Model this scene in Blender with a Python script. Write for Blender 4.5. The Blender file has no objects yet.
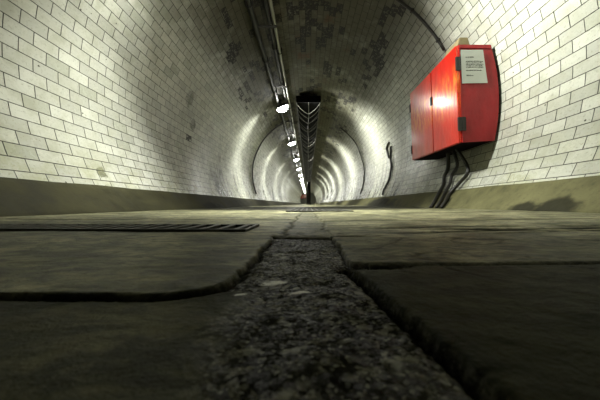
import bpy, bmesh, math, random
import numpy as np
from mathutils import Vector, noise as mn
random.seed(7)
BE = 4.6
col = bpy.context.scene.collection
PI = math.pi
R, CZ, FZ = 1.37, 0.75, -0.045          # bore radius, height of its axis above the camera, floor level
Y0, Y1 = -1.6, 48.0
TL, TH = 0.134, 0.0672

# ------------------------------------------------------------------ helpers
def link(name, me, mat=None, parent=None, smooth=False):
    o = bpy.data.objects.new(name, me); col.objects.link(o)
    if mat:
        for m in (mat if isinstance(mat, (list, tuple)) else [mat]): me.materials.append(m)
    if parent: o.parent = parent
    if smooth:
        for p in me.polygons: p.use_smooth = True
    return o
def obj(name, bm, mat=None, parent=None, smooth=False):
    me = bpy.data.meshes.new(name)
    bmesh.ops.recalc_face_normals(bm, faces=bm.faces)
    bm.to_mesh(me); bm.free()
    return link(name, me, mat, parent, smooth)
def tag(o, label=None, cat=None, group=None, kind=None):
    if label: o['label'] = label
    if cat: o['category'] = cat
    if group: o['group'] = group
    if kind: o['kind'] = kind
    return o
def empty(name, loc, label=None, cat=None, group=None):
    o = bpy.data.objects.new(name, None); col.objects.link(o); o.location = loc; o.empty_display_size = .05
    return tag(o, label, cat, group)
def copy_tree(o, parent=None):
    c = o.copy(); col.objects.link(c)
    if parent: c.parent = parent
    for ch in list(o.children): copy_tree(ch, c)
    return c
def box(bm, x0, x1, y0, y1, z0, z1, bev=0):
    b = bmesh.new() if bev else bm
    vs = [b.verts.new((x, y, z)) for x in (x0, x1) for y in (y0, y1) for z in (z0, z1)]
    for f in ((0,1,3,2),(4,6,7,5),(0,4,5,1),(2,3,7,6),(0,2,6,4),(1,5,7,3)): b.faces.new([vs[i] for i in f])
    if bev:
        bmesh.ops.recalc_face_normals(b, faces=b.faces)
        bmesh.ops.bevel(b, geom=b.edges[:], offset=bev, segments=2, affect='EDGES', profile=.6)
        tmp = bpy.data.meshes.new('t'); b.to_mesh(tmp); b.free(); bm.from_mesh(tmp); bpy.data.meshes.remove(tmp)
def hexa(bm, p, bev=0):
    """p: 8 points, bottom ring then top ring"""
    b = bmesh.new()
    vs = [b.verts.new(q) for q in p]
    for f in ((0,1,2,3),(7,6,5,4),(0,4,5,1),(1,5,6,2),(2,6,7,3),(3,7,4,0)): b.faces.new([vs[i] for i in f])
    bmesh.ops.recalc_face_normals(b, faces=b.faces)
    if bev: bmesh.ops.bevel(b, geom=b.edges[:], offset=bev, segments=2, affect='EDGES', profile=.6)
    tmp = bpy.data.meshes.new('t'); b.to_mesh(tmp); b.free(); bm.from_mesh(tmp); bpy.data.meshes.remove(tmp)
def tube(bm, pts, r, n=10, cap=True):
    pts = [Vector(p) for p in pts]; rings = []; up = None
    for i, p in enumerate(pts):
        a = pts[max(i-1, 0)]; b = pts[min(i+1, len(pts)-1)]
        t = (b-a).normalized()
        if up is None: up = Vector((0,0,1)) if abs(t.z) < .9 else Vector((1,0,0))
        u = (up - t*up.dot(t)).normalized(); v = t.cross(u); up = u
        rr = r(i/(len(pts)-1)) if callable(r) else r
        rings.append([bm.verts.new(p + u*math.cos(2*PI*k/n)*rr + v*math.sin(2*PI*k/n)*rr) for k in range(n)])
    for a, b in zip(rings, rings[1:]):
        for k in range(n): bm.faces.new((a[k], a[(k+1)%n], b[(k+1)%n], b[k]))
    if cap: bm.faces.new(rings[0][::-1]); bm.faces.new(rings[-1])
def spline(pts, n=8):
    P = [Vector(p) for p in pts]; P = [P[0]*2-P[1]] + P + [P[-1]*2-P[-2]]; out = []
    for i in range(1, len(P)-2):
        for k in range(n):
            t = k/n; a, b, c, d = P[i-1], P[i], P[i+1], P[i+2]
            out.append(.5*((2*b)+(c-a)*t+(2*a-5*b+4*c-d)*t*t+(3*b-a-3*c+d)*t**3))
    out.append(P[-2]); return out
def ring_pt(phi, y, inset=0.0):
    """phi measured from the left springing over the crown to the right one"""
    r = R - inset
    return Vector((-r*math.cos(phi), y, CZ + r*math.sin(phi)))
def wallx(z, inset=0.0):
    r = R-inset; return math.sqrt(max(r*r-(z-CZ)**2, 0))

# ------------------------------------------------------------------ materials
class NT:
    def __init__(s, name):
        s.m = bpy.data.materials.new(name); s.m.use_nodes = True; s.t = s.m.node_tree; s.n = s.t.nodes
        s.b = s.n['Principled BSDF']
    def new(s, typ, **k):
        n = s.n.new(typ)
        for a, v in k.items(): setattr(n, a, v)
        return n
    def put(s, sock, v):
        if isinstance(v, bpy.types.NodeSocket): s.t.links.new(v, sock)
        else: sock.default_value = v
    def math(s, op, a, b=0.0, c=0.0, clamp=False):
        n = s.new('ShaderNodeMath', operation=op, use_clamp=clamp)
        for i, v in enumerate((a, b, c)): s.put(n.inputs[i], v)
        return n.outputs[0]
    def sstep(s, v, a, b, lo=0.0, hi=1.0):
        n = s.new('ShaderNodeMapRange', interpolation_type='SMOOTHSTEP')
        for i, q in enumerate((v, a, b, lo, hi)): s.put(n.inputs[i], q)
        return n.outputs[0]
    def mix(s, f, a, b, blend='MIX'):
        n = s.new('ShaderNodeMix', data_type='RGBA', blend_type=blend)
        s.put(n.inputs[0], f); s.put(n.inputs[6], a); s.put(n.inputs[7], b); return n.outputs[2]
    def noise(s, vec, scale, detail=4, rough=.6, dist=0):
        n = s.new('ShaderNodeTexNoise'); s.put(n.inputs['Vector'], vec)
        n.inputs['Scale'].default_value = scale; n.inputs['Detail'].default_value = detail
        n.inputs['Roughness'].default_value = rough; n.inputs['Distortion'].default_value = dist
        return n.outputs['Fac']
    def scale(s, vec, sc):
        n = s.new('ShaderNodeVectorMath', operation='MULTIPLY'); s.put(n.inputs[0], vec); n.inputs[1].default_value = sc
        return n.outputs[0]
    def obj(s): return s.new('ShaderNodeTexCoord').outputs['Object']
    def uv(s): return s.new('ShaderNodeTexCoord').outputs['UV']
    def sep(s, v):
        n = s.new('ShaderNodeSeparateXYZ'); s.put(n.inputs[0], v); return n.outputs
    def comb(s, x, y, z=0.0):
        n = s.new('ShaderNodeCombineXYZ')
        for i, v in enumerate((x, y, z)): s.put(n.inputs[i], v)
        return n.outputs[0]
    def bump(s, h, dist=.001, strength=1.0, normal=None):
        n = s.new('ShaderNodeBump'); s.put(n.inputs['Height'], h)
        n.inputs['Distance'].default_value = dist; n.inputs['Strength'].default_value = strength
        if normal: s.put(n.inputs['Normal'], normal)
        return n.outputs[0]
    def out(s, colr=None, rough=None, metal=None, nrm=None, spec=None, coat=None):
        if colr is not None: s.put(s.b.inputs['Base Color'], colr)
        if rough is not None: s.put(s.b.inputs['Roughness'], rough)
        if metal is not None: s.put(s.b.inputs['Metallic'], metal)
        if nrm is not None: s.put(s.b.inputs['Normal'], nrm)
        if spec is not None: s.put(s.b.inputs['Specular IOR Level'], spec)
        if coat is not None: s.put(s.b.inputs['Coat Weight'], coat)
        return s.m
def c(r, g, b): return (r, g, b, 1)

def tile_material():
    m = NT('glazed_wall_tile'); uv = m.sep(m.uv()); U, V = uv[0], uv[1]
    fv = m.math('DIVIDE', m.math('SUBTRACT', V, .04), TH)
    row = m.math('FLOOR', fv)
    odd = m.math('MULTIPLY', m.math('FLOORED_MODULO', row, 2.0), .5)
    fu = m.math('ADD', m.math('DIVIDE', m.math('SUBTRACT', U, 1.278), TL), odd)
    cl = m.math('FLOOR', fu)
    wn = m.new('ShaderNodeTexWhiteNoise', noise_dimensions='2D'); m.put(wn.inputs['Vector'], m.comb(cl, row))
    rs = m.sep(wn.outputs['Color']); r1, r2, r3 = rs[0], rs[1], rs[2]; r4 = wn.outputs['Value']
    lu = m.math('FRACT', fu); lv = m.math('FRACT', fv)
    du = m.math('MULTIPLY', m.math('MINIMUM', lu, m.math('SUBTRACT', 1.0, lu)), TL)
    dv = m.math('MULTIPLY', m.math('MINIMUM', lv, m.math('SUBTRACT', 1.0, lv)), TH)
    wob = m.math('MULTIPLY', m.math('SUBTRACT', m.noise(m.uv(), 60, 2), .5), .0012)
    d = m.math('ADD', m.math('MINIMUM', du, dv), wob)
    body = m.sstep(d, .0012, .0030)                      # 0 in the joint, 1 on the tile
    # height above springing, 0 at springing .. 1 at crown
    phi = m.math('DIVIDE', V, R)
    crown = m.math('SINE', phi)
    # tile glaze colours
    base = m.mix(r1, c(.42, .43, .365), c(.58, .595, .505))
    odd_t = m.sstep(r2, .93, .97)
    base = m.mix(m.math('MULTIPLY', odd_t, .55), base, c(.33, .35, .27))
    big = m.noise(m.uv(), 1.3, 5, .6)
    mid = m.noise(m.uv(), 9, 6, .65)
    fine = m.noise(m.uv(), 70, 4, .7)
    base = m.mix(m.sstep(mid, .40, .70, 0, .65), base, c(.33, .34, .25))
    base = m.mix(m.sstep(fine, .54, .68, 0, .6), base, c(.25, .25, .19))
    pits = m.new('ShaderNodeTexVoronoi'); m.put(pits.inputs['Vector'], m.uv()); pits.inputs['Scale'].default_value = 16
    pit = m.math('MULTIPLY', m.math('LESS_THAN', pits.outputs['Distance'], .085), m.math('GREATER_THAN', m.sep(pits.outputs['Color'])[0], .72))
    base = m.mix(m.math('MULTIPLY', pit, .85), base, c(.03, .03, .02))
    # old soot and brown damp towards the crown
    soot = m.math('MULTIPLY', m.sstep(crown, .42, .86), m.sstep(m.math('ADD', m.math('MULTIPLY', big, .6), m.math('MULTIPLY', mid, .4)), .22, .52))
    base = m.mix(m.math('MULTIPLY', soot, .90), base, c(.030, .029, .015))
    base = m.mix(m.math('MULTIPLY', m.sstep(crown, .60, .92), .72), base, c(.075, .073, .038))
    for (u0, v0, q, cc) in ((1.58, -.577, .040, c(.07, .075, .035)), (1.0, .62, .05, c(.10, .105, .07)), (2.9, .42, .09, c(.16, .165, .12)), (3.1, .18, .07, c(.13, .135, .10))):      # splash stains on the left wall
        a = m.math('DIVIDE', m.math('SUBTRACT', U, u0), q); b = m.math('DIVIDE', m.math('SUBTRACT', V, v0), q)
        rr = m.math('ADD', m.math('ADD', m.math('MULTIPLY', a, a), m.math('MULTIPLY', b, b)), m.math('MULTIPLY', m.math('SUBTRACT', m.noise(m.uv(), 38, 4, .7), .5), 3.5))
        base = m.mix(m.sstep(rr, 1.1, .6, 0, .8), base, cc)
    rust = m.math('MULTIPLY', m.sstep(crown, .85, .99), m.sstep(m.noise(m.uv(), 3.1, 5, .7), .55, .68))
    base = m.mix(m.math('MULTIPLY', rust, .7), base, c(.09, .042, .015))
    # salt / wash marks low down
    low = m.sstep(crown, -.20, -.47)
    base = m.mix(m.math('MULTIPLY', low, m.sstep(m.noise(m.uv(), 5, 6, .7), .40, .62, 0, .55)), base, c(.30, .31, .17))
    sk = m.noise(m.comb(m.math('MULTIPLY', U, 5.5), m.math('MULTIPLY', V, .7)), 1.0, 5, .7)
    sk = m.math('MULTIPLY', m.math('MULTIPLY', m.sstep(sk, .50, .60), m.sstep(crown, .25, -.35)), m.sstep(U, 3.0, 3.8))
    base = m.mix(m.math('MULTIPLY', sk, .85), base, c(.035, .035, .022))
    # missing glaze: whole tiles, gathered in patches near the crown
    tid = m.comb(m.math('MULTIPLY', cl, TL), m.math('MULTIPLY', row, TH))
    pn = m.noise(tid, 2.6, 3, .6)
    thr = m.sstep(crown, .60, .80, .95, .625)
    pn2 = m.math('ADD', pn, m.math('MULTIPLY', m.math('SUBTRACT', r3, .5), .36))
    def blob(u0, v0, ru, rv):
        a = m.math('DIVIDE', m.math('SUBTRACT', m.math('MULTIPLY', cl, TL), u0-1.278), ru); b = m.math('DIVIDE', m.math('SUBTRACT', m.math('MULTIPLY', row, TH), v0-.04), rv)
        return m.sstep(m.math('ADD', m.math('MULTIPLY', a, a), m.math('MULTIPLY', b, b)), 1.0, .0)
    for (u0, v0, ru, rv, k) in ((3.45, 3.08, .75, .24, .20), (4.0, 1.47, .9, .30, .15), (4.3, .95, .55, .22, .34), (2.9, 2.1, .5, .5, .08), (3.02, -.02, .075, .035, .6)):
        pn2 = m.math('ADD', pn2, m.math('MULTIPLY', blob(u0, v0, ru, rv), k))
    miss = m.math('GREATER_THAN', pn2, thr)
    chip = m.math('GREATER_THAN', m.noise(m.uv(), 30, 5, .75), .455)
    missf = m.math('MULTIPLY', miss, chip)
    rough_c = m.mix(m.noise(m.uv(), 45, 4, .7), c(.003, .003, .002), c(.028, .025, .016))
    base = m.mix(missf, base, rough_c)
    colr = m.mix(body, c(.022, .022, .014), base)
    # relief: each tile lies a little off plane
    tl = m.math('ADD', m.math('MULTIPLY', m.math('SUBTRACT', r3, .5), m.math('MULTIPLY', m.math('SUBTRACT', lu, .5), 1.1)),
                m.math('MULTIPLY', m.math('SUBTRACT', r2, .5), m.math('MULTIPLY', m.math('SUBTRACT', lv, .5), .8)))
    h = m.math('MULTIPLY', m.math('ADD', m.math('ADD', body, m.math('MULTIPLY', tl, .9)), m.math('MULTIPLY', mid, 1.0)), m.math('SUBTRACT', 1.0, m.math('MULTIPLY', missf, .8)))
    h = m.math('ADD', h, m.math('MULTIPLY', fine, .16))
    nrm = m.bump(h, .0016)
    rgh = m.math('ADD', m.math('MULTIPLY', m.math('SUBTRACT', 1.0, body), .5), m.math('MULTIPLY', mid, .25))
    rgh = m.math('ADD', rgh, m.math('ADD', .15, m.math('MULTIPLY', m.math('MAXIMUM', missf, soot), .45)))
    return m.out(colr, rgh, 0.0, nrm, .5)

def concrete_material(name, a, b, dark=None):
    m = NT(name); P = m.obj()
    n1 = m.noise(P, 5, 6, .65); n2 = m.noise(P, 45, 5, .7)
    col_ = m.mix(m.sstep(n1, .3, .7), a, b)
    col_ = m.mix(m.sstep(n2, .5, .8, 0, .5), col_, c(.03, .03, .018))
    xyz = m.sep(P)
    streak = m.noise(m.scale(P, (1, .8, .25)), 11, 4, .6)
    if dark:                                                # dark patches with a place of their own on the kerb
        for (y, w, zt) in dark:
            dy = m.math('ABSOLUTE', m.math('SUBTRACT', xyz[1], y))
            k = m.math('ADD', m.math('DIVIDE', dy, w), m.math('MULTIPLY', m.math('SUBTRACT', n1, .5), 1.6))
            k = m.math('ADD', k, m.math('MULTIPLY', m.math('MAXIMUM', m.math('SUBTRACT', xyz[2], zt), 0.0), 22.0))
            col_ = m.mix(m.sstep(k, 1.1, .5, 0, .88), col_, c(.012, .012, .007))
    col_ = m.mix(m.sstep(streak, .5, .75, 0, .5), col_, c(.035, .035, .02))
    h = m.math('ADD', m.math('MULTIPLY', n1, 4.0), n2)
    return m.out(col_, m.sstep(n1, .2, .8, .55, .85), 0.0, m.bump(h, .002), .10)

def floor_material():
    m = NT('worn_stone_floor'); P = m.obj(); xyz = m.sep(P)
    at = m.new('ShaderNodeAttribute', attribute_name='zone').outputs['Color']; z = m.sep(at)
    strip, shade, crk = z[0], z[1], z[2]
    n1 = m.noise(P, 9, 6, .62); n2 = m.noise(P, 60, 6, .7); n3 = m.noise(P, 420, 4, .7); n4 = m.noise(P, 1.6, 5, .6)
    slab = m.mix(m.sstep(m.math('ADD', m.math('MULTIPLY', n1, .6), m.math('MULTIPLY', m.noise(m.scale(P, (.5, 1.6, 1)), 22, 6, .7), .4)), .36, .64), c(.058, .060, .029), c(.36, .345, .195))
    slab = m.mix(m.sstep(n2, .45, .68, 0, .8), slab, c(.035, .036, .021))
    slab = m.mix(m.sstep(m.noise(m.scale(P, (.7, 1.4, 1)), 34, 6, .72, 1.2), .44, .64, 0, .75), slab, c(.030, .032, .018))
    slab = m.mix(m.sstep(n4, .45, .7, 0, .5), slab, c(.06, .06, .034))
    slab = m.mix(m.sstep(n3, .62, .75, 0, .6), slab, c(.02, .02, .012))
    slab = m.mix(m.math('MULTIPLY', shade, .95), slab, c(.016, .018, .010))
    vo = m.new('ShaderNodeTexVoronoi'); m.put(vo.inputs['Vector'], P); vo.inputs['Scale'].default_value = 330
    g = m.sep(vo.outputs['Color'])
    agg = m.mix(m.math('MULTIPLY', m.sstep(g[0], .30, 1.0), m.sstep(m.noise(P, 230, 4, .75), .40, .62)), c(.003, .003, .002), c(.27, .265, .18))
    agg = m.mix(m.sstep(g[1], .965, .98, 0, .8), agg, c(.30, .30, .23))
    agg = m.mix(m.sstep(m.noise(P, 40, 5, .7), .44, .62, 0, .85), agg, c(.012, .012, .008))
    white = m.sstep(m.noise(m.scale(P, (1, .45, 1)), 34, 3, .6), .66, .70, 0, .8)
    agg = m.mix(white, agg, c(.35, .35, .28))
    v2 = m.new('ShaderNodeTexVoronoi'); m.put(v2.inputs['Vector'], P); v2.inputs['Scale'].default_value = 850
    g2 = m.sep(v2.outputs['Color'])
    grit = m.math('MULTIPLY', m.sstep(m.math('ADD', m.math('MULTIPLY', g2[0], .55), m.math('MULTIPLY', g[2], .45)), .30, .80), m.sstep(m.noise(P, 60, 5, .75), .38, .62))
    agg = m.mix(m.math('MULTIPLY', m.sstep(g2[0], .75, .95), m.sstep(g2[1], .3, .6)), agg, c(.20, .20, .14))
    agg = m.mix(.35, agg, m.mix(m.sstep(n1, .35, .65), c(.02, .02, .013), c(.10, .10, .068)))
    colr = m.mix(strip, slab, agg)
    for (sx_, sy_, wx, wy) in ((-.020, .158, .0085, .0040), (-.004, .142, .006, .0022), (-.034, .136, .004, .0016)):      # pale scuffs on the worn strip
        ex_ = m.math('DIVIDE', m.math('SUBTRACT', xyz[0], sx_), wx)
        ey_ = m.math('DIVIDE', m.math('ADD', m.math('SUBTRACT', xyz[1], sy_), m.math('MULTIPLY', m.math('SUBTRACT', xyz[0], sx_), -.35)), wy)
        rr_ = m.math('ADD', m.math('ADD', m.math('MULTIPLY', ex_, ex_), m.math('MULTIPLY', ey_, ey_)), m.math('MULTIPLY', m.math('SUBTRACT', n3, .5), 3.0))
        colr = m.mix(m.sstep(rr_, 1.1, .3, 0, .9), colr, c(.62, .62, .52))
    colr = m.mix(crk, colr, c(.004, .004, .003))
    # dark band across the paving further down the tunnel
    dy = m.math('ABSOLUTE', m.math('SUBTRACT', xyz[1], 3.1))
    band = m.sstep(m.math('ADD', dy, m.math('MULTIPLY', m.math('SUBTRACT', n4, .5), 2.0)), 1.5, .8, 0, .85)
    colr = m.mix(band, colr, c(.014, .014, .009))
    vd = m.math('MULTIPLY', m.math('SUBTRACT', 1.0, vo.outputs['Distance']), m.math('MULTIPLY', strip, .45))
    spc = m.math('ADD', m.math('MULTIPLY', m.math('MULTIPLY', strip, grit), .40), m.math('MULTIPLY', m.math('SUBTRACT', 1.0, strip), m.math('MULTIPLY', m.sstep(n2, .35, .65, .04, .20), m.math('SUBTRACT', 1.0, m.math('MULTIPLY', shade, .95)))))
    spc = m.math('MULTIPLY', spc, m.math('SUBTRACT', 1.0, crk))
    h = m.math('ADD', m.math('ADD', m.math('MULTIPLY', n1, 6.0), m.math('MULTIPLY', n2, 2.4)), m.math('ADD', m.math('MULTIPLY', n3, .7), vd))
    rgh = m.math('ADD', m.math('MULTIPLY', n2, .35), m.math('ADD', .36, m.math('MULTIPLY', crk, .3)))
    return m.out(colr, rgh, 0.0, m.bump(h, .0011), spc)

def paint_material(name, a, b, wear, rough=(.16, .42), sc=(1, 1, 1), bumpd=.0007, tint=(1, .62, .22, 1), coat=0):
    m = NT(name); P = m.obj()
    n1 = m.noise(m.scale(P, (3, 3, 1.2)), 3.0, 6, .65); n2 = m.noise(m.scale(P, sc), 38, 5, .7); n3 = m.noise(P, 120, 3, .6)
    col_ = m.mix(m.sstep(n1, .3, .7), a, b)
    col_ = m.mix(m.sstep(n2, .66, .74, 0, .85), col_, wear)
    if coat:                                                # lamp's orange glare painted into the door colour in upright streaks
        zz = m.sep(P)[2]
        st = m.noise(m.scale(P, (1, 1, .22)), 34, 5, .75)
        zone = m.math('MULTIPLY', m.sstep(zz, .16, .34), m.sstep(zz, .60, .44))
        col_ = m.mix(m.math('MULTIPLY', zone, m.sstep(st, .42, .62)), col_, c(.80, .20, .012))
    h = m.math('ADD', m.math('MULTIPLY', n1, 5.0), m.math('ADD', m.math('MULTIPLY', n2, 1.2), m.math('MULTIPLY', n3, .2)))
    m.b.inputs['Specular Tint'].default_value = tint; m.b.inputs['Coat Weight'].default_value = coat; m.b.inputs['Coat Roughness'].default_value = .18
    return m.out(col_, m.sstep(n2, .3, .75, rough[0], rough[1]), 0.0, m.bump(h, bumpd), .6)
def simple(name, colr, rough=.5, metal=0.0, var=.35, sc=30):
    m = NT(name); P = m.obj(); n = m.noise(P, sc, 5, .65)
    dk = tuple(v*(1-var) for v in colr[:3]) + (1,)
    if rough > .9: m.b.inputs['Specular IOR Level'].default_value = .08
    return m.out(m.mix(n, dk, colr), m.sstep(n, .2, .8, max(rough-.1, .03), min(rough+.1, 1)), metal, m.bump(n, .0006))
def glow(name, colr, e):
    m = NT(name); m.b.inputs['Emission Color'].default_value = colr; m.b.inputs['Emission Strength'].default_value = e
    m.out(c(.8, .8, .75), .3); return m.m

M = dict(
    tile=tile_material(), floor=floor_material(),
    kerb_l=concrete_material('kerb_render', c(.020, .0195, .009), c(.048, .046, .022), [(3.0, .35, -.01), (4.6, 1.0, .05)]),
    kerb_r=concrete_material('kerb_render_patchy', c(.075, .073, .033), c(.135, .130, .062), [(1.18, .13, .005), (1.36, .10, -.01), (2.15, .06, .02), (4.2, .9, .06)]),
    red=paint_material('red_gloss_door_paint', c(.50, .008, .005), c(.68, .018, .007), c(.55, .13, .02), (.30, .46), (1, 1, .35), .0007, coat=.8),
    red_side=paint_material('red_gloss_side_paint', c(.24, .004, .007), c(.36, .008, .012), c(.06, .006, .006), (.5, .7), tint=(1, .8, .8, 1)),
    under=simple('cabinet_underside', c(.008, .003, .003), .92),
    iron=simple('dark_iron', c(.03, .028, .024), .5, .3),
    steel=simple('galvanised_pipe', c(.42, .42, .36), .38, .6),
    dkpipe=simple('black_pipe', c(.012, .012, .009), .42, .1),
    dark=simple('tray_black', c(.004, .004, .0035), .95),
    loop=simple('cable_sheath_grey', c(.13, .13, .105), .45),
    black=simple('cable_black', c(.018, .017, .012), .45),
    wood=simple('weathered_wood', c(.28, .23, .11), .8, 0, .6, 60),
    paper=simple('paper', c(.50, .53, .47), .8, 0, .12, 12),
    ink=simple('ink', c(.03, .03, .03), .8),
    glow=glow('lamp_glass', c(1.0, 1.0, .93), 28.0),
    grate=simple('cast_iron_grate', c(.05, .05, .036), .6, .2),
)

# ------------------------------------------------------------------ tunnel lining
def lining(name, p0, p1):
    ys = list(np.linspace(Y0, 12, 40)) + list(np.linspace(13, Y1, 26))
    ph = np.linspace(p0, p1, int((p1-p0)/math.radians(2))+2)
    vs = []; uvs = []
    for y in ys:
        for p in ph:
            rr = R + .004*mn.noise(Vector((y*.9, p*3, 3.1)))
            vs.append((-rr*math.cos(p), y, CZ+rr*math.sin(p))); uvs.append((y, R*p))
    n = len(ph); fs = [(i*n+j, (i+1)*n+j, (i+1)*n+j+1, i*n+j+1) for i in range(len(ys)-1) for j in range(n-1)]
    me = bpy.data.meshes.new(name); me.from_pydata(vs, [], fs); me.update()
    ul = me.uv_layers.new(name='UVMap')
    for l in me.loops: ul.data[l.index].uv = uvs[l.vertex_index]
    return tag(link(name, me, M['tile'], None, True), kind='structure')
pb = math.asin((FZ-.05-CZ)/R)
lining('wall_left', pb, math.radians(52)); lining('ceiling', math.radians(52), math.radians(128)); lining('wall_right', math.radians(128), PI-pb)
bm = bmesh.new(); N = 64
vs = [bm.verts.new(ring_pt(2*PI*k/N, Y1-.02, -.03)) for k in range(N)]
bm.faces.new(vs)
tag(obj('wall_back', bm, simple('distant_end_wall', c(.42, .42, .33), .6)), kind='structure')

def floor_z(x): return FZ + .012*max(0.0, x)/1.05
# kerbs: sloping rendered skirting along both sides
def kerb(name, sx, wb, ztop, mat):
    zb = floor_z(sx*wb) - .004; xt = wallx(ztop) + .004
    prof = [(wb-.004, zb-.03), (wb, zb)]
    for k in range(1, 9):
        t = k/9; prof.append((wb+(xt-.03-wb)*t, zb+(ztop-.006-zb)*t))
    prof += [(xt-.024, ztop-.002), (xt-.012, ztop), (xt+.01, ztop)]
    ys = np.concatenate([np.linspace(Y0, 3, 150), np.linspace(3.1, Y1, 90)])
    vs = []
    for y in ys:
        for i, (x, z) in enumerate(prof):
            k = .006*mn.noise(Vector((y*2.2, z*9, sx*4))) + .0025*mn.noise(Vector((y*11, z*30, sx*7)))
            kz = .004*mn.noise(Vector((y*3, 7, sx))) if i > 8 else 0
            vs.append((sx*(x+k), y, z+kz))
    n = len(prof); fs = [(i*n+j, (i+1)*n+j, (i+1)*n+j+1, i*n+j+1) for i in range(len(ys)-1) for j in range(n-1)]
    me = bpy.data.meshes.new(name); me.from_pydata(vs, [], fs); me.update()
    return tag(link(name, me, mat, None, True), kind='structure')
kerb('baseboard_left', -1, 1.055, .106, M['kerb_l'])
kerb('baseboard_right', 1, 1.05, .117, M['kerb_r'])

# ------------------------------------------------------------------ floor: one worn paved surface
def ss(v, a, b):
    t = np.clip((v-a)/(b-a), 0, 1); return t*t*(3-2*t)
def fbm(X, Y, sc, seed, octv=4, ay=1.0):
    out = np.zeros_like(X); amp = 1; tot = 0
    for o in range(octv):
        f = sc*2**o
        out += amp*np.array([mn.noise(Vector((x*f, y*f*ay, seed+o*7.3))) for x, y in zip(X.ravel(), Y.ravel())]).reshape(X.shape)
        tot += amp; amp *= .55
    return out/tot
def make_floor():
    ys = [Y0, -.6, -.2, -.05, .0, .02]
    y = .03
    while y < .62: ys.append(y); y *= 1.0105
    while y < 6: ys.append(y); y *= 1.03
    while y < Y1: ys.append(y); y *= 1.12
    ys.append(Y1)
    half = [0.0]; s = .0014
    while half[-1] < 1.2:
        half.append(half[-1]+s)
        if half[-1] > .11: s *= 1.035
    xs = [-v for v in half[:0:-1]] + half
    X, Y = np.meshgrid(np.array(xs), np.array(ys))
    n1 = fbm(X, Y, 14, 1.0); n2 = fbm(X, Y, 70, 5.0, 3); n3 = fbm(X, Y, 4, 9.0, 3)
    Z = FZ + .012*np.clip(X, 0, 2)/1.05
    wob = n1*.006 + n2*.003; n5 = fbm(X, Y, 260, 77.0, 3); wob = wob + n5*.0028
    # mid-left flag: near edge at y .125, rounded corner, right edge at x -.041
    ex = -(X + .045 + wob); ey = Y - .123 + wob*.6 - np.clip(.02*(X+.3), 0, .004)
    rad = .03
    dl = np.where((ex < rad) & (ey < rad), rad - np.hypot(np.minimum(ex-rad, 0), np.minimum(ey-rad, 0)), np.minimum(ex, ey))
    left_mid = ss(dl, -.0006, .0012)
    # near right flag
    er = (X - (.0305 + (.1875-Y)*.115) + wob*.8)*1.0; erf = .197 - Y + wob*.25
    dr = np.minimum(er, erf)
    right_near = ss(dr, -.0006, .0010)
    rm = np.minimum(X-.031+wob - .02*np.clip((.34-Y), 0, .2)*0, Y-.2005+wob*.2)
    right_mid = ss(rm, -.0006, .0012)
    near_left = (1-left_mid)*ss(-(X+.034+n1*.016+n2*.006)-.10*np.clip(.12-Y, 0, .1)*-1, -.010, .010)*(Y < .14)
    far = ss(Y, .357, .361)*1.0
    strip = (1-left_mid)*(1-right_near)*(1-right_mid)*(1-near_left)
    strip = np.where(Y < .36+wob*1.2, strip, strip*.45)
    strip = np.clip(strip*ss(Y, 6, 2.2), 0, 1)
    Z += n3*.003 + n1*.0010
    Z += left_mid*.0014*ss(Y, .44, .33) + right_near*.0014 + right_mid*.0020*ss(Y, .44, .33) - near_left*.0012 - strip*.0016
    Z += strip*(n2*.0016) + n2*.0003
    crk = np.zeros_like(X)
    def groove(d, w, depth, mask=1.0, dark=1.0):
        nonlocal Z, crk
        g = np.exp(-(d/w)**2)*mask; Z = Z - g*depth; crk = np.maximum(crk, np.clip(g*1.5, 0, 1)*dark)
    groove(dl+.0010, .0013+.0005*n2, .0045, ss(-X, -.02, .05)*ss(Y, .17, .14), 1.0)
    groove(dl+.002, .0022, .003, ss(X, -.06, -.04)*ss(Y, .13, .15)*ss(Y, .34, .3), .75)
    groove(er+.0022, .0024+.0008*n2, .004, ss(erf, -.002, .002), 1.0)
    groove(erf+.001, .0006, .003, ss(X, .028, .034), .75)
    groove((Y-.193)-(X-.05)*.05+wob*.6, .0055, .006, ss(X, .012, .03)*ss(X, .082, .055), .85)
    groove(rm+.001, .0012, .003, ss(Y, .2, .21)*ss(Y, .40, .3)*(X < .06), .5)
    groove(Y-.3595+wob*1.3, .0085, .004, ss(X, -.052, -.045)*ss(X, .085, .055), .95)
    # ragged worn channel on the right
    for (yc, w, x0, k, sd) in ((.425, .0040, .10, .9, 2), (.462, .0055, .16, .8, 4), (.52, .0060, .06, .6, 8), (.395, .0022, .22, .8, 11)):
        q = fbm(X*.5, Y*.2, 6, sd, 3)
        groove(Y-yc-q*.045, w*2.2, .004, ss(X, x0, x0+.12)*ss(fbm(X, Y, 9, sd+20, 2), -.4, -.15), min(1, k*1.2))
    # hairline cracks in the flags
    q = fbm(X, Y, 5, 31, 3); groove((q-.08)*.16, .0008, .0006, ss(Y, .14, .2)*ss(Y, 1.4, .6), .35)
    groove((X+.034+n1*.02), .0035, .002, ss(Y, .36, .37)*ss(Y, 1.6, 1.0), .5)
    groove((X-.034+n1*.02), .0035, .002, ss(Y, .36, .37)*ss(Y, 1.6, 1.0), .35)
    for yj, x0, x1 in ((.78, -1.1, -.03), (.70, .03, 1.1), (1.25, -1.1, 1.1), (3.0, -1.1, 1.1), (4.2, -1.1, 1.1)):
        groove(Y-yj+wob*1.5, .015, .003, ss(X, x0, x0+.01)*ss(X, x1, x1-.01), .7)
    # recesses that carry the grates
    def pit(x0, x1, y0, y1, dep):
        nonlocal Z, crk
        k = (X > x0)*(X < x1)*(Y > y0)*(Y < y1); Z = np.where(k, Z-dep, Z); crk = np.where(k, 1.0, crk)
    pit(-1.03, -.098, .425, .548, .012)
    pit(-.135, .27, 1.55, 2.7, .02)
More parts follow.
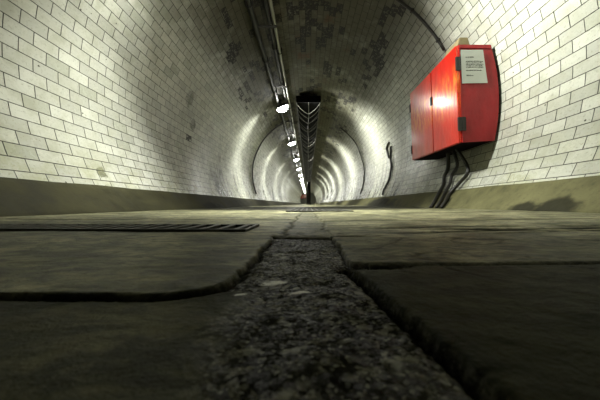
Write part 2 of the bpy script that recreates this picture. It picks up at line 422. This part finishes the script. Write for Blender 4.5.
    shade = np.clip(near_left*.66 + right_near*.88 + .25*strip*0, 0, 1)
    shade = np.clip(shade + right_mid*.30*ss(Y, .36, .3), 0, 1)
    ny, nx = X.shape
    vs = np.stack([X, Y, Z], -1).reshape(-1, 3)
    fs = [(i*nx+j, i*nx+j+1, (i+1)*nx+j+1, (i+1)*nx+j) for i in range(ny-1) for j in range(nx-1)]
    me = bpy.data.meshes.new('floor'); me.from_pydata(vs.tolist(), [], fs); me.update()
    at = me.attributes.new('zone', 'FLOAT_COLOR', 'POINT')
    at.data.foreach_set('color', np.stack([strip, shade, crk, np.ones_like(crk)], -1).reshape(-1).astype(np.float32))
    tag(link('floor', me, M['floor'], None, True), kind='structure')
make_floor()

# ------------------------------------------------------------------ floor grates
g = empty('drain_grate', (-.565, .486, FZ), 'long low iron drain grate set across the left paving', 'grate')
def gb(bm, x0, x1, y0, y1, z0, z1, b=0): box(bm, x0+.565, x1+.565, y0-.486, y1-.486, z0, z1, b)
b = bmesh.new()
gb(b, -1.03, -.10, .426, .432, -.012, .0045, .0008); gb(b, -1.03, -.10, .541, .547, -.012, .0035, .0008)
gb(b, -.106, -.10, .426, .547, -.012, .0040, .0008); gb(b, -1.03, -1.024, .426, .547, -.012, .0040, .0008)
obj('frame', b, M['grate'], g)
x = -.122
while x > -1.02:
    b = bmesh.new(); gb(b, x-.005, x+.005, .432, .541, -.008, .0032, .001)
    obj('bar', b, M['grate'], g); x -= .030
gy0, gy1, gx0, gx1 = 1.56, 2.69, -.13, .265
g = empty('floor_grating', ((gx0+gx1)/2, (gy0+gy1)/2, FZ), 'dark barred iron grating in the middle of the tunnel floor', 'grate')
def gb2(bm, x0, x1, y0, y1, z0, z1, b=0): box(bm, x0-(gx0+gx1)/2, x1-(gx0+gx1)/2, y0-(gy0+gy1)/2, y1-(gy0+gy1)/2, z0, z1, b)
b = bmesh.new()
gb2(b, gx0, gx1, gy0, gy0+.02, -.018, .006, .001); gb2(b, gx0, gx1, gy1-.02, gy1, -.018, .006, .001)
gb2(b, gx0, gx0+.02, gy0, gy1, -.018, .006, .001); gb2(b, gx1-.02, gx1, gy0, gy1, -.018, .006, .001)
obj('frame', b, M['grate'], g)
y = gy0+.04
while y < gy1-.03:
    b = bmesh.new(); gb2(b, gx0+.02, gx1-.02, y, y+.012, -.014, .004, .001); obj('cross_bar', b, M['grate'], g); y += .055
x = gx0+.045
while x < gx1-.03:
    b = bmesh.new(); gb2(b, x, x+.010, gy0+.02, gy1-.02, -.012, .0065, .001); obj('long_bar', b, M['grate'], g); x += .036

# ------------------------------------------------------------------ pipes on the ceiling
def ceil_z(x): return CZ + math.sqrt(R*R-x*x)
def run(name, x, drop, r, mat, label, y1=40.0, step=1.0, square=False):
    z = ceil_z(x)-drop
    root = empty(name, (x, 0, z), label, 'pipe')
    bm = bmesh.new(); pts = []
    y = -.8
    while y <= y1:
        pts.append((.006*mn.noise(Vector((y*.8, x*9, 0))), y, .006*mn.noise(Vector((y*.7, x*9, 5))))); y += .4
    tube(bm, pts, r, 12); obj('pipe_run', bm, mat, root, True)
    bm = bmesh.new()                                         # a saddle clamp up to the lining
    for k in range(13):
        a = PI*k/12
    tube(bm, [(r*1.25*math.cos(PI+PI*k/10), 0, r*1.25*math.sin(PI+PI*k/10)) for k in range(11)], .006, 6)
    box(bm, -r*1.25-.006, -r*1.25+.006, -.014, .014, 0, drop-.004); box(bm, r*1.25-.006, r*1.25+.006, -.014, .014, 0, drop-.02)
    first = obj('clamp', bm, M['iron'], root); y = .35 + (x*7 % .3); first.location = (0, y, 0); y += step
    while y < 24:
        k = first.copy(); col.objects.link(k); k.parent = root; k.location = (0, y, 0); y += step
    return root
run('ceiling_pipe', -.572, .055, .028, M['dkpipe'], 'thick black pipe on the ceiling, furthest left of the overhead pipes')
run('ceiling_pipe', -.425, .050, .024, M['dkpipe'], 'black pipe on the ceiling between the left black pipe and the pale pipe')
run('ceiling_pipe', -.368, .075, .019, M['steel'], 'pale metal pipe on the ceiling, right of the two black pipes')
# short dark crossing bracket bars between the pipes
def bracket(y, label, grp):
    bm = bmesh.new(); box(bm, -.61, -.34, y-.016, y+.016, ceil_z(-.61)-.030, ceil_z(-.61)-.018, .002)
    return tag(obj('pipe_bracket', bm, M['iron']), label, 'bracket', grp)
for i in range(8): bracket(2.9+1.5*i, 'flat dark bracket bar crossing above the overhead pipes', 'bracket bars above the ceiling pipes')

# ------------------------------------------------------------------ lamps
def lamp_proto():
    root = empty('bulkhead_lamp', (0, 0, 0))
    bm = bmesh.new()
    bmesh.ops.create_uvsphere(bm, u_segments=20, v_segments=10, radius=1)
    for v in bm.verts: v.co = Vector((v.co.x*.100, v.co.y*.066, v.co.z*.066-.012))
    bmesh.ops.delete(bm, geom=[v for v in bm.verts if v.co.z > -.008], context='VERTS')
    obj('lamp_glass', bm, M['glow'], root, True)
    bm = bmesh.new()
    for (z0, z1, a0, a1) in ((-.020, .0, .112, .112), (.0, .035, .112, .085)):
        n = 24
        lo = [bm.verts.new((a0*math.cos(2*PI*k/n), a0*.68*math.sin(2*PI*k/n), z0)) for k in range(n)]
        hi = [bm.verts.new((a1*math.cos(2*PI*k/n), a1*.68*math.sin(2*PI*k/n), z1)) for k in range(n)]
        for k in range(n): bm.faces.new((lo[k], lo[(k+1)%n], hi[(k+1)%n], hi[k]))
    bm.faces.new(hi)
    obj('lamp_housing', bm, M['iron'], root)
    bm = bmesh.new()
    for sx in (-.04, .04):
        tube(bm, [(sx, .075*math.cos(PI*k/10), -.012-.076*math.sin(PI*k/10)) for k in range(11)], .0030, 6)
    obj('wire_guard', bm, M['steel'], root)
    bm = bmesh.new(); tube(bm, [(0, 0, .03), (0, 0, .13)], .016, 10); box(bm, -.035, .035, -.03, .03, .09, .125, .004)
    obj('mounting_stem', bm, M['iron'], root)
    for nm, dx, dz, en, sz in (('left_beam', -1, -1.1, .48, .06), ('left_beam', -1, -.25, .13, .06), ('right_beam', 1, -.40, .30, .06), ('right_beam', 1, -1.0, .75, .06), ('down_beam', -.05, -1, 1.7, .08)):
        ld = bpy.data.lights.new(nm, 'AREA'); ld.energy = en*BE; ld.size = sz; ld.color = (1, 1, .93); ld.spread = math.radians(66)
        lo = bpy.data.objects.new(nm, ld); col.objects.link(lo); lo.parent = root
        d = Vector((dx, 0, dz)).normalized(); lo.location = Vector((0, 0, -.03)) + d*Vector((.115, 0, .06)).length if abs(dx) > .5 else Vector((0, 0, -.085))
        lo.rotation_euler = d.to_track_quat('-Z', 'Y').to_euler()
    return root
first = lamp_proto(); LX = -.50
ords = ['', '', 'second', 'third', 'fourth', 'fifth', 'sixth', 'seventh']
for i in range(15):
    o = first if i == 0 else copy_tree(first)
    y = 2.15+3*i if i else 1.6
    o.scale = (1.15,)*3; o.location = (LX, y, ceil_z(LX)-.14); o.rotation_euler = (0, math.radians(-22), 0)
    if i == 0: o['label'] = 'lit bulkhead lamp on the ceiling nearest of all, just above the top of the view'
    elif i == 1: o['label'] = 'lit oval bulkhead lamp left of the front end of the hanging cable tray'
    elif i < 8: o['label'] = 'lit bulkhead lamp on the ceiling, %s of the visible lamps counting away' % ords[i]
    else: o['label'] = 'tiny lit lamp far down the tunnel ceiling beyond the seventh lamp'
    if i >= 8: o['group'] = 'farthest ceiling lamps'
    else: o['group'] = 'row of ceiling lamps'
    o['category'] = 'lamp'

# ------------------------------------------------------------------ hanging cable tray and riser
TX0, TX1, TZ, TY0, TY1 = -.222, .240, 2.0, 5.05, 23.0
tx = (TX0+TX1)/2; hw = (TX1-TX0)/2
tray = empty('cable_tray', (tx, TY0, TZ), 'black cable tray hung along the crown with sagging cable loops beneath', 'cable tray')
bm = bmesh.new()
box(bm, -hw, hw, 0, TY1-TY0, -.005, .01)
obj('base_plate', bm, M['dark'], tray)
bm = bmesh.new(); box(bm, -hw, hw, -.012, .006, -.07, .055, .003); obj('end_plate', bm, M['dark'], tray)
for s in (-1, 1):
    bm = bmesh.new(); box(bm, s*hw-.008, s*hw+.008, .0, TY1-TY0, -.055, .05, .002); obj('side_rail', bm, M['black'], tray)
bm = bmesh.new(); tube(bm, spline([(.01*math.sin(k*1.7), k*.75, -.02-.012*math.sin(k*2.1)) for k in range(24)], 6), .006, 8)
obj('centre_cable', bm, M['loop'], tray, True)
bm = bmesh.new(); tube(bm, spline([(-hw, 0, -.03), (-hw*.72, .05, -.10), (-hw*.3, .10, -.17), (0, .12, -.195), (hw*.3, .10, -.17), (hw*.72, .05, -.10), (hw, 0, -.03)], 4), .0045, 6)
l0 = obj('cable_loop', bm, M['loop'], tray, True); l0.location = (0, .15, 0)
y = .43; k = 0
while y < TY1-TY0-.2:
    c_ = l0.copy(); col.objects.link(c_); c_.parent = tray; c_.location = (0, y, 0); c_.scale = (1, 1, 1+.25*math.sin(k*2.3)); k += 1
    y += .25 if y < 10 else .4
bm = bmesh.new(); tube(bm, [(0, 0, 0), (0, 0, ceil_z(tx)-TZ-.045)], .008, 6); h0 = None
h0 = obj('hanger_rod', bm, M['iron'], tray); h0.location = (-hw, .3, .045)
for yy in [.3+1.5*i for i in range(12)]:
    for s in (-1, 1):
        if yy == .3 and s == -1: continue
        q = h0.copy(); col.objects.link(q); q.parent = tray; q.location = (s*hw, yy, .045)
riser = empty('cable_riser', (tx+.05, 23.2, FZ), 'tall dark upright cable riser below the far end of the tray', 'cable riser')
bm = bmesh.new(); box(bm, -.17, .17, -.12, .12, 0, TZ-FZ-.05, .01); obj('casing', bm, M['dark'], riser)
bm = bmesh.new(); box(bm, -.23, .23, -.17, .17, 0, .16, .01); obj('plinth', bm, M['iron'], riser)
for s in (-.09, 0, .09):
    bm = bmesh.new(); tube(bm, [(s, -.15, .1), (s, -.15, 1.95)], .02, 8); obj('cable', bm, M['black'], riser)

# far red cabinet on the end wall
fb = empty('wall_cabinet', (-.82, Y1-.03, .96), 'tiny red cabinet at the far end of the tunnel', 'cabinet')
bm = bmesh.new(); box(bm, -.48, .48, -.35, 0, 0, .78, .02); obj('cabinet_body', bm, M['red_side'], fb)
for s in (0, 1):
    bm = bmesh.new(); box(bm, -.46+.47*s, -.01+.47*s, -.375, -.352, .03, .75, .006); obj('door', bm, M['red'], fb)

# ------------------------------------------------------------------ cables bent round the lining
def ring_cable(name, a0, a1, y, r, label, wig=.0, mat='black', n=40, dy=0.0):
    pts = []
    for k in range(n+1):
        t = k/n; a = math.radians(a0+(a1-a0)*t)
        pts.append(ring_pt(a, y+dy*t+wig*mn.noise(Vector((t*5, y, 2))), r+.003))
    bm = bmesh.new(); tube(bm, pts, r, 8); root = empty(name, (0, 0, 0), label, 'cable')
    o = obj('cable_run', bm, M[mat], root, True)
    bm = bmesh.new()
    for k in range(3, n-1, 7):
        p = pts[k]; box(bm, p.x-.014, p.x+.014, p.y-.014, p.y+.014, p.z-.014, p.z+.014, .003)
    obj('cable_clips', bm, M['iron'], root)
    return root
ring_cable('wall_cable', 66, 153, 2.39, .0125, 'black cable curving over the ceiling down to the top of the red cabinet', .04)
ring_cable('wall_cable', -22, 74, 6.45, .016, 'thin dark cable arching up the left wall near the first visible lamp', .03)
ring_cable('wall_cable', 125, 202, 6.5, .010, 'thin dark cable arching over the right wall behind the tray front', .05)
ring_cable('wall_cable', 172, 206, 4.38, .017, 'dark cable running down the right wall beyond the red cabinet', .10)
bm = bmesh.new()
pts = [ring_pt(math.radians(a), yy, .015) for a, yy in ((169, 4.42), (170, 4.52), (172, 4.58), (175, 4.56), (179, 4.52))]
tube(bm, spline(pts, 6), .016, 8)
tag(obj('cable_stub', bm, M['black'], None, True), 'short hooked black cable end on the right wall beyond the cabinet', 'cable')

# ------------------------------------------------------------------ the red cabinet
FNB, FNT = Vector((1.082, 1.90, .431)), Vector((1.062, 1.90, 1.121))
FFB, FFT = Vector((1.085, 2.76, .4445)), Vector((1.065, 2.76, 1.135))
def wall_near(z): return Vector((wallx(z, .022), 1.915, z))
def wall_far(z): return Vector((wallx(z, .006), 2.78, z))
zb0, zt0, zb1, zt1 = .446, 1.125, .455, 1.135
O = Vector((1.06, 1.9, .43))
cab = empty('wall_cabinet', O, 'bright red metal two-door cabinet with a paper notice on the right wall', 'cabinet')
def L(p): return Vector(p)-O
NS = 14
bm = bmesh.new()
def side_curve(fb_, ft_, wf, z0, z1):
    fr = [bm.verts.new(L(fb_.lerp(ft_, k/NS))) for k in range(NS+1)]
    wl = [bm.verts.new(L(wf(z0+(z1-z0)*k/NS))) for k in range(NS+1)]
    return fr, wl
nf, nw = side_curve(FNB, FNT, wall_near, zb0, zt0)
ff, fw = side_curve(FFB, FFT, wall_far, zb1, zt1)
fid = {}
for k in range(NS):
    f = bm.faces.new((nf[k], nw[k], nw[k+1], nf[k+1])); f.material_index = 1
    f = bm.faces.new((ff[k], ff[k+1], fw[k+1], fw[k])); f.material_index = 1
    f = bm.faces.new((nf[k], nf[k+1], ff[k+1], ff[k])); f.material_index = 0
    f = bm.faces.new((nw[k], fw[k], fw[k+1], nw[k+1])); f.material_index = 2
f = bm.faces.new((nf[0], ff[0], fw[0], nw[0])); f.material_index = 2
f = bm.faces.new((nf[NS], nw[NS], fw[NS], ff[NS])); f.material_index = 1
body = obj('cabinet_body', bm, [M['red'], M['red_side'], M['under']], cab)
# doors: thin leaves proud of the front
fn = (FFB-FNB).cross(FNT-FNB).normalized()
if fn.x > 0: fn = -fn
def fp(s, t, off=0.0): return FNB.lerp(FFB, s).lerp(FNT.lerp(FFT, s), t) + fn*off
def leaf(name, s0, s1, t0, t1, o0, o1, mat, parent, bev=.003):
    b = bmesh.new()
    q = [fp(s0,t0,o0), fp(s1,t0,o0), fp(s1,t0,o1), fp(s0,t0,o1), fp(s0,t1,o0), fp(s1,t1,o0), fp(s1,t1,o1), fp(s0,t1,o1)]
    hexa(b, [L(v) for v in q], bev); return obj(name, b, mat, parent)
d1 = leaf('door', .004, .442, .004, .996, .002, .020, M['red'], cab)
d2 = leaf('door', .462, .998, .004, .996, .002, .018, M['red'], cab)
tag(d1, 'near door leaf with glossy hot highlight'); tag(d2, 'far door leaf with orange glare painted in streaks')
for t0, t1 in ((.12, .26), (.74, .88)):
    leaf('hinge', -.006, .012, t0, t1, -.030, .023, M['iron'], d1, .002)
    leaf('hinge', .990, 1.018, t0-.02, t1-.04, -.010, .024, M['iron'], d2, .002)
leaf('latch', .436, .468, .58, .68, .018, .030, M['iron'], d2, .002)
leaf('seam_shade_strip', .443, .461, .003, .997, .001, .012, M['black'], cab, 0)  # black strip filling the gap between the doors, standing in for seam shade
def sp(s, t, off=0.0):
    z = zb0+(zt0-zb0)*t
    p = FNB.lerp(FNT, t).lerp(wall_near(z), s)
    n = Vector((.12, -1, 0)); n = Vector((-(FNB-wall_near(zb0)).y, (FNB-wall_near(zb0)).x, 0)).normalized()
    if n.y > 0: n = -n
    return p + n*off
def side_leaf(name, s0, s1, t0, t1, o0, o1, mat, parent, bev=.0):
    b = bmesh.new()
    q = [sp(s0,t0,o0), sp(s1,t0,o0), sp(s1,t0,o1), sp(s0,t0,o1), sp(s0,t1,o0), sp(s1,t1,o0), sp(s1,t1,o1), sp(s0,t1,o1)]
    hexa(b, [L(v) for v in q], bev); return obj(name, b, mat, parent)
side_leaf('hinge_cover', .005, .075, .12, .26, .0, .010, M['iron'], cab, .002)
side_leaf('hinge_cover', .003, .030, .74, .88, .0, .008, M['iron'], cab, .002)
side_leaf('corner_strip', .0, .03, .0, 1.0, .0, .003, M['red_side'], cab)
side_leaf('top_flange', .0, .985, .965, 1.0, .0, .006, M['red_side'], cab, .001)
pap = side_leaf('notice', .04, .70, .600, .945, .0065, .0078, M['paper'], cab)
pap['label'] = 'pale paper notice with short lines of black type'
def textline(s0, s1, t, hgt):
    b = bmesh.new(); s = s0; rr = random.Random(int(t*1000))
    while s < s1:
        w = min(rr.uniform(.010, .020), s1-s); e = s
        nl = rr.randint(2, 7)
        for q in range(nl):                                  # small upright strokes of unreadable type
            a0 = e; a1 = min(e+.0065, s1)
            if a1 <= a0: break
            up = hgt*rr.choice((.62, .62, 1.0))
            pts = [sp(a0,t,.0078), sp(a1,t,.0078), sp(a1,t,.0084), sp(a0,t,.0084), sp(a0,t+up,.0078), sp(a1,t+up,.0078), sp(a1,t+up,.0084), sp(a0,t+up,.0084)]
            hexa(b, [L(v) for v in pts]); e = a1+.0028
        s = e+.009
    o = obj('text_line', b, M['ink'], pap); return o
textline(.16, .40, .865, .010)
for i, e in enumerate((.70, .66, .69, .66, .68)): textline(.16, e-.05, .822-i*.0155, .0085)
textline(.16, .57, .728, .0085); textline(.16, .34, .676, .011)
# weathered wooden packing block under the top bracket
b = bmesh.new()
pp = lambda s, t: FNT.lerp(FFT, t).lerp(wall_near(zt0).lerp(wall_far(zt1), t), s)
u = Vector((0, 0, 1))
q = [pp(-.02, .0), pp(.36, .0), pp(.36, .25), pp(-.02, .25)]
top = [pp(.06, .01)+u*.062, pp(.31, .01)+u*.062, pp(.31, .23)+u*.062, pp(.06, .23)+u*.062]
hexa(b, [L(v+u*.001) for v in q]+[L(v) for v in top], .006)
blk = obj('cable_entry_block', b, M['wood'], cab); blk['label'] = 'weathered brown wooden block on top'
b = bmesh.new(); tube(b, [L(pp(.2, .10)+u*.06), L(pp(.2, .10)+u*.085)], .018, 10); obj('gland', b, M['iron'], cab)

# cables below the cabinet
def drop(label, pts, r):
    bm = bmesh.new(); tube(bm, spline(pts, 8), r, 8)
    return tag(obj('drop_cable', bm, M['black'], None, True), label, 'cable', 'cables under the red cabinet')
def wp(a, y, inset): return ring_pt(PI+math.radians(a), y, inset)     # a degrees below the right springing
def kp(z, y, off=.013):                                              # on the kerb face
    zb = floor_z(1.05); t = (z-zb)/(.117-zb); return Vector((1.05+(.165-.03)*t-off, y, z))
drop('left black cable looping down from the cabinet to the floor', [(1.22, 2.36, .47), wp(18.5, 2.42, .05), wp(22, 2.47, .03), wp(25.5, 2.42, .03), kp(.09, 2.38), kp(.03, 2.33), kp(-.03, 2.29)], .016)
drop('middle black cable curling below the cabinet to the floor', [(1.22, 2.28, .46), wp(19, 2.25, .06), wp(22, 2.33, .035), wp(25.5, 2.31, .03), kp(.09, 2.28), kp(.03, 2.23), kp(-.03, 2.20)], .013)
drop('right black cable bowing out below the cabinet to the floor', [(1.20, 2.19, .45), wp(19.5, 2.13, .05), wp(22.5, 2.11, .03), wp(25.5, 2.16, .03), kp(.09, 2.19), kp(.03, 2.15), kp(-.03, 2.12)], .014)

# ------------------------------------------------------------------ camera, world, colour
cam = bpy.data.cameras.new('camera'); co = bpy.data.objects.new('camera', cam); col.objects.link(co)
cam.sensor_width = 36; cam.lens = 267/600*36; cam.clip_start = .004; cam.clip_end = 200
co.location = (0, 0, 0); co.rotation_euler = (math.radians(90+.857), 0, math.radians(1.716))
cam.dof.use_dof = True; cam.dof.focus_distance = 1.6; cam.dof.aperture_fstop = 20
sc = bpy.context.scene; sc.camera = co
w = bpy.data.worlds.new('world'); sc.world = w; w.use_nodes = True
w.node_tree.nodes['Background'].inputs[0].default_value = (.5, .5, .45, 1); w.node_tree.nodes['Background'].inputs[1].default_value = .004
sc.view_settings.view_transform = 'Standard'; sc.view_settings.look = 'None'; sc.view_settings.gamma = 1
sc.view_settings.exposure = 1.85; sc.view_settings.use_curve_mapping = False
